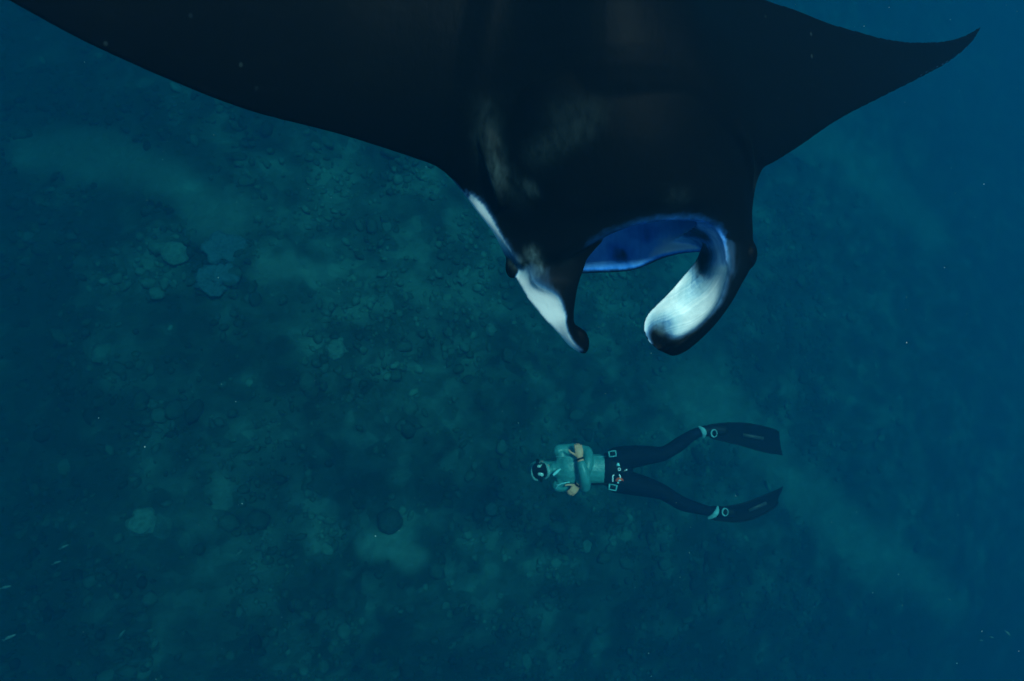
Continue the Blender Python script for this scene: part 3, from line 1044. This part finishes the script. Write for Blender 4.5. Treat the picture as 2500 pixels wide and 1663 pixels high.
part('collar_flap', [slab(net([[(1349, 1159, 6.66), (1357, 1150, 6.655), (1367, 1144, 6.65)], [(1352, 1163, 6.655), (1362, 1154, 6.65), (1370, 1145, 6.645)]]),
                         net([[(1349, 1159, 6.70), (1357, 1150, 6.695), (1367, 1144, 6.69)], [(1352, 1163, 6.695), (1362, 1154, 6.69), (1370, 1145, 6.685)]]))], PALETEAL, jac, DO)
part('chest_seam', [strip([D(1358, 1183, -.03), D(1370, 1177, -.075), D(1388, 1173, -.085)], .005)], PALETEAL, jac, DO)
part('shoulder_seam', [strip([D(1357, 1192, -.01), D(1361, 1184, -.045), D(1368, 1179, -.06)], .005)], PALETEAL, jac, DO)
part('side_seam', [strip([D(1448, 1114, -.02), D(1468, 1114, -.03), D(1486, 1111, -.03)], .004)], DULLTEAL, jac, DO)
part('chest_seam', [strip([D(1357, 1114, -.03), D(1372, 1113, -.06), D(1392, 1114, -.07)], .004)], DULLTEAL, jac, DO)

hc = D(1319, 1147, .02)
hood = link('hood', remeshed('hood', [ball(hc + np.array([-.004, 0, -.022]), (.122, .088, .104)), ball(hc + np.array([.098, 0, .035]), (.034, .05, .052)), tube([(D(1330, 1146, .05), .080, .074), (D(1344, 1146, .045), .074, .072), (D(1358, 1146, .03), .085, .078)], 18, 4)], 0.006, 3, DO), JACKET, diver)

trs = link('wetsuit_trousers', remeshed('wetsuit_trousers', [tube(fat(L_LEG, .009)), tube(fat(R_LEG, .009)), tube(fat(L_FOOT[:2], .008)), tube(fat(R_FOOT[:2], .008)),
      tube([(D(1492, 1147, .02), .172, .112), (D(1505, 1148, .02), .196, .118), (D(1520, 1148, .02), .190, .112)], 22, 4),
      tube([(D(1512, 1112, .02), .09, .11), (D(1512, 1184, .02), .09, .11)], 16, 3)], 0.006, 5, DO), TROUSER, diver)

# mask with two lenses and a strap
mk = [slab(net([[(1303, 1133, 6.72), (1310, 1130, 6.69), (1322, 1129.5, 6.685), (1331, 1132, 6.71)], [(1299.5, 1141, 6.69), (1308, 1141, 6.672), (1323, 1141, 6.67), (1333.5, 1141, 6.69)],
                [(1299.5, 1148, 6.682), (1310, 1148, 6.665), (1325, 1148, 6.648), (1334.5, 1148, 6.67)], [(1301, 1156, 6.69), (1309, 1156, 6.672), (1323, 1156, 6.67), (1334, 1155, 6.69)], [(1306, 1166, 6.72), (1312, 1168, 6.69), (1322, 1168, 6.685), (1331, 1164, 6.71)]]),
           net([[(1303, 1133, 6.79), (1310, 1130, 6.79), (1322, 1129.5, 6.79), (1331, 1132, 6.79)], [(1299.5, 1141, 6.78), (1308, 1141, 6.76), (1323, 1141, 6.76), (1333.5, 1141, 6.78)],
                [(1299.5, 1148, 6.78), (1310, 1148, 6.75), (1325, 1148, 6.74), (1334.5, 1148, 6.77)], [(1301, 1156, 6.78), (1309, 1156, 6.76), (1323, 1156, 6.76), (1334, 1155, 6.78)], [(1306, 1166, 6.79), (1312, 1168, 6.79), (1322, 1168, 6.79), (1331, 1164, 6.79)]]))]
mask = part('dive_mask', mk, RUBBER, diver, DO)
part('lens', [prism([(1314.5, 1143), (1311, 1138.5), (1316, 1133.5), (1324, 1133.5), (1319, 1141)], [6.668, 6.668, 6.68, 6.68, 6.667], .012)], LENS, mask, DO)
part('lens', [prism([(1313, 1155), (1319, 1153.5), (1326, 1156), (1328, 1160), (1324, 1164.5), (1318, 1164.5), (1313.5, 1160)], [6.667, 6.664, 6.665, 6.672, 6.682, 6.682, 6.672], .012)], LENS, mask, DO)
part('mask_skirt', [tube([(D(x, y, z), .010, .008) for x, y, z in ((1304, 1131, -.05), (1299, 1138, -.09), (1297.6, 1147, -.10), (1299, 1157, -.09), (1304, 1166, -.07), (1311, 1170, -.05))], 8, 4),
], SKIRT, mask, DO)
part('mask_skirt', [tube([(D(x, y, z), w, .010) for x, y, z, w in ((1325, 1128, -.05, .010), (1332, 1131, -.075, .014), (1337, 1140, -.10, .018), (1338.5, 1149, -.11, .018), (1336.5, 1158, -.09, .014), (1331, 1165, -.06, .010))], 8, 4)], SKIRT, mask, DO)
part('mask_strap', [tube([(D(1313, 1128, -.02), .018, .010), (D(1314, 1125.5, .04), .018, .010), (D(1313, 1135, .125), .018, .008), (D(1313, 1160, .125), .018, .008), (D(1318, 1171, .04), .018, .010), (D(1320, 1168, -.02), .018, .010)], 10, 5)], RUBBER, mask, DO)
part('strap_clip', [tube([(D(1321, 1168, .01), .020, .012), (D(1322, 1177, .02), .012, .010)], 10, 2)], RUBBER, mask, DO)
part('strap_clip', [tube([(D(1313, 1129, .01), .018, .012), (D(1312, 1123, .02), .012, .010)], 10, 2)], RUBBER, mask, DO)

# weight belt with its weights, buckle and emblems
belt = part('weight_belt', [tube([(D(1487, 1147, .02), .180, .124), (D(1501, 1147.5, .02), .203, .130)], 30, 2, True)], RUBBER, diver, DO)
for poly in (((1484.5, 1102), (1504, 1099.5), (1506, 1114), (1487, 1117)), ((1487, 1181), (1508, 1185), (1505, 1199.5), (1485, 1196))):
    q = [np.array(p, float) for p in poly]
    cen = sum(q) / 4
    inner = [cen + (p - cen) * 0.68 for p in q]
    wt = part('belt_weight', [prism([tuple(p) for p in q], 6.655, .06)], RUBBER, diver, DO)
    part('weight_trim', [prism([tuple(q[i]), tuple(q[(i + 1) % 4]), tuple(inner[(i + 1) % 4]), tuple(inner[i])], 6.650 - 0.001 * i, .02) for i in range(4)], TRIM, wt, DO)
part('buckle', [strip([D(1493.5, 1153.5, -.135), D(1491, 1156, -.137), D(1491, 1162, -.137), D(1491.3, 1168.5, -.135)], .0065),
                strip([D(1506.5, 1153, -.137), D(1508.5, 1155.5, -.139), D(1508.7, 1161, -.139), D(1508.7, 1166, -.137)], .0065)], WHITE, belt, DO)
part('belt_webbing', [prism([(1505, 1138), (1507, 1131), (1511, 1130.5), (1514.5, 1138.5)], 6.668, .02)], PALETEAL, belt, DO)
part('belt_webbing', [prism([(1510.5, 1153), (1516.5, 1152.5), (1512, 1162)], 6.666, .02)], PALETEAL, belt, DO)
knob = part('release_knob', [tube([(D(1512, 1146, -.115), .030, .030), (D(1512, 1146, -.140), .028, .028)], 18, 1, True, (0, 1, 0))], RUBBER, belt, DO)


def arc(cx, cy, rx, ry, a0, a1, n=9):
    return [(cx + rx * math.cos(math.radians(a0 + (a1 - a0) * i / (n - 1))), cy - ry * math.sin(math.radians(a0 + (a1 - a0) * i / (n - 1)))) for i in range(n)]


part('ring_emblem', [strip([P(x, y, 6.622) for x, y in arc(1512, 1146, 3.0, 3.0, 20, 150)], .0042), strip([P(x, y, 6.622) for x, y in arc(1512, 1146, 3.0, 3.0, 200, 350)], .0046)], WHITE, knob, DO)
part('cord_bead', [ball(D(1523.7, 1140.8, -.135), .008, None, 10, 8), strip([D(1518, 1144.5, -.13), D(1523, 1141.3, -.135)], .0025)], WHITE, belt, DO)
lg = part('orange_emblem', [prism(arc(1512.5, 1175, 9.8, 9.0, 178, 0, 12) + [(1519, 1173.2), (1514, 1174.5), (1509, 1177)], 6.655, .012)], ORANGE, belt, DO)
part('white_inlay', [prism([(1509, 1173.5), (1511.5, 1171), (1514, 1171.4), (1516.5, 1173.4), (1513, 1174.6), (1510, 1175)], 6.650, .006)], WHITE, lg, DO)
part('blue_inlay', [prism([(1510.3, 1171), (1512.8, 1172), (1511, 1174)], 6.646, .004)], BLUE, lg, DO)
part('emblem_dot', [ball(D(1503.6, 1171.5, -.14), (.009, .012, .006), None, 10, 8)], PALETEAL, belt, DO)
part('lanyard', [tube([(D(1436, 1179, -.06), .010, .010), (D(1460, 1177, -.10), .012, .010), (D(1490, 1174, -.12), .010, .008)], 10, 4)], RUBBER, belt, DO)

# long fins
def fin_blade(rows, d0, d1, org_th=.010):
    top = []
    k = len(rows)
    for i, (a, m, b) in enumerate(rows):
        t_ = i / (k - 1)
        dd = d0 + (d1 - d0) * t_ ** 1.4
        top.append([np.append(P(a[0], a[1], dd), 0), np.append(P(m[0], m[1], dd + .012), 0), np.append(P(b[0], b[1], dd), 0)])
    top = np.array(top)
    bot = top.copy()
    bot[:, :, 2] -= org_th
    return top, bot


UPR = [((1722, 1040), (1728, 1054), (1734, 1070)), ((1745, 1035.5), (1748, 1054), (1752, 1073.5)), ((1775, 1033), (1775, 1055), (1775, 1079)), ((1815, 1033), (1812, 1060), (1808, 1087)),
       ((1855, 1039.5), (1850, 1069), (1845, 1098)), ((1888, 1048), (1882, 1078), (1876, 1105.5)), ((1902, 1053.5), (1905, 1083), (1911, 1112.5))]
LWR = [((1744, 1238.5), (1742, 1254), (1737, 1269)), ((1765, 1237.5), (1764, 1254), (1762, 1271.5)), ((1792, 1234), (1793, 1254), (1795, 1274.5)), ((1824, 1226), (1828, 1248), (1836, 1267.5)),
       ((1858, 1212.5), (1866, 1232), (1876, 1248)), ((1886, 1201.5), (1893, 1219), (1896, 1233)), ((1912.5, 1187.5), (1908, 1201), (1900, 1215))]
for rows, foot, cuff, hole, pr in (
        (UPR, L_FOOT, ((1708, 1043), (1715, 1049), (1719, 1058), (1719, 1068)), (1743, 1058), ((1814, 1062), (1865, 1071))),
        (LWR, R_FOOT, ((1754, 1239), (1750, 1248), (1743, 1258), (1732, 1267)), (1770, 1250), ((1828, 1247), (1872, 1228)))):
    tp, bt = fin_blade(rows, 6.86, 7.02)
    fo = W(tp[0, 1, :3])[0]
    fin_o = part('fin', [slab(tp, bt, 6, 6)], BLADE, diver, DO)
    fin_o['label'] = 'long black freediving fin'
    # stiffening rails
    for j in (0, 2):
        e = cr(tp, 3, 0)[:, j, :3]
        part('rail', [tube([(p + np.array([0, 0, .004]), .007, .012) for p in e[1:-2]], 8, 1)], RUBBER, fin_o, DO)
    part('foot_pocket', [tube([(c, a + .016, b + .016) for c, a, b in foot[1:]] , 18, 5)], RUBBER, fin_o, DO)
    cp = [D(x, y, -.005 if 0 < i < 3 else .03) for i, (x, y) in enumerate(cuff)]
    part('ankle_cuff', [tube([(p, w_, .012) for p, w_ in zip(cp, (.010, .024, .026, .016))], 12, 5)], DULLTEAL, fin_o, DO)
    hx, hy = hole
    hz = -.005
    part('vent_ring', [tube([(D(x, y, hz), .009 if 90 < a < 270 else .005, .008) for (x, y), a in zip(arc(hx, hy, 7, 9, 0, 360, 17), np.linspace(0, 360, 17))], 8, 2, False)], DULLTEAL, fin_o, DO)
    (ax, ay), (bx, by) = pr
    nx, ny = -(by - ay), (bx - ax)
    ln = math.hypot(nx, ny)
    nx, ny = nx / ln * 4, ny / ln * 4
    part('blade_print', [prism([(ax - nx, ay - ny), (bx - nx, by - ny), (bx + nx, by + ny), (ax + nx, ay + ny)], [6.90, 6.955, 6.955, 6.90], .004)], PRINT, fin_o, DO)


# ------------------------------------------------------------------ small fish
def fish_mesh():
    secs = [(-.5, .02, .01), (-.42, .07, .045), (-.25, .125, .075), (0, .145, .085), (.22, .10, .055), (.38, .04, .02), (.43, .03, .012)]
    n, v, f = 10, [], []
    for x_, hz_, wy_ in secs:
        for j in range(n):
            a = 2 * math.pi * j / n
            v.append((x_, math.cos(a) * wy_, math.sin(a) * hz_))
    for i in range(len(secs) - 1):
        for j in range(n):
            k = (j + 1) % n
            f.append([i * n + j, i * n + k, (i + 1) * n + k, (i + 1) * n + j])
    f.append(list(range(n))[::-1])
    f.append([(len(secs) - 1) * n + j for j in range(n)])
    return make_mesh('fish_body', v, f)


def flat_fin(name, pts, th=.008):
    n = len(pts)
    v = [(x, -th, z_) for x, z_ in pts] + [(x, th, z_) for x, z_ in pts]
    f = [list(range(n)), [i + n for i in range(n)][::-1]] + [[i, (i + 1) % n, (i + 1) % n + n, i + n] for i in range(n)]
    return make_mesh(name, v, f, False)


FB = fish_mesh()
FB.materials.append(FISHM)
TAILM = flat_fin('tail_fin', [(.40, 0.02), (.58, .14), (.53, 0), (.58, -.14), (.40, -.02)])
TAILM.materials.append(FISHM)
DORS = flat_fin('back_fin', [(-.2, .12), (-.02, .21), (.22, .17), (.22, .10), (0, .13)])
DORS.materials.append(FISHM)


def fish(px, py, d, length, ang, label):
    c = W(P(px, py, d))[0]
    e = empty('reef_fish', c)
    dirc = M @ np.array([math.cos(math.radians(ang)), math.sin(math.radians(ang)), 0.1])
    yaw = math.atan2(-dirc[1], -dirc[0])
    pit = math.asin(max(-0.9, min(0.9, dirc[2] / np.linalg.norm(dirc))))
    e.rotation_euler = (math.radians(50), pit * 0.6, yaw)
    e.scale = (length,) * 3
    tag(e, label, 'fish', 'small fish over the reef')
    for nm, me_ in (('fish_body', FB), ('tail_fin', TAILM), ('back_fin', DORS)):
        o_ = bpy.data.objects.new(nm, me_)
        COL.objects.link(o_)
        o_.parent = e
    return e


fish(157, 1335, 6.4, .085, 28, 'small silvery fish, upper one of the close pair near the left edge')
fish(138, 1374, 6.4, .080, 22, 'small silvery fish, lower one of the close pair near the left edge')
fish(24, 1556, 5.6, .105, 25, 'largest small fish in the bottom left corner')
fish(14, 1434, 6.2, .10, 15, 'faint small fish close to the left edge above the corner fish')
fish(584, 1350, 7.4, .085, 40, 'lone small fish over the reef below the diver and far left')
fish(297, 1548, 7.2, .10, 50, 'faint small fish near the bottom edge, right of the corner fish')
fish(2318, 1464, 7.5, .045, -30, 'small pale fish in open blue water, uppermost on the right')
fish(2460, 1546, 7.0, .075, -42, 'longest pale fish near the bottom right corner')
fish(2421, 1556, 7.2, .050, -15, 'tiny pale fish between two others near the bottom right corner')
fish(2396, 1564, 7.2, .045, 0, 'tiny pale fish, leftmost of the bottom right cluster')

# ------------------------------------------------------------------ drifting specks
oct_v = np.array([(1, 0, 0), (-1, 0, 0), (0, 1, 0), (0, -1, 0), (0, 0, 1), (0, 0, -1)], float)
oct_f = np.array([(0, 2, 4), (2, 1, 4), (1, 3, 4), (3, 0, 4), (2, 0, 5), (1, 2, 5), (3, 1, 5), (0, 3, 5)])
vv, ff, k = [], [], 0
while k < 1500:
    p = RNG.uniform((-4, -4, 0.5), (14, 12, 7.6))
    dist = np.linalg.norm(p - CAM)
    if dist < 2.2 or p[2] < 0.5: continue
    s = RNG.uniform(.0010, .0026) * (1.5 if RNG.random() < .1 else 1) * (0.6 + 0.12 * dist)
    q = oct_v * s * RNG.uniform(.5, 1.5, 3)
    vv.append(q + p)
    ff.append(oct_f + 6 * k)
    k += 1
sp = link('drifting_specks', make_mesh('drifting_specks', np.vstack(vv), np.vstack(ff), False), SNOW)
tag(sp, 'pale specks of plankton drifting in the water', kind='stuff')
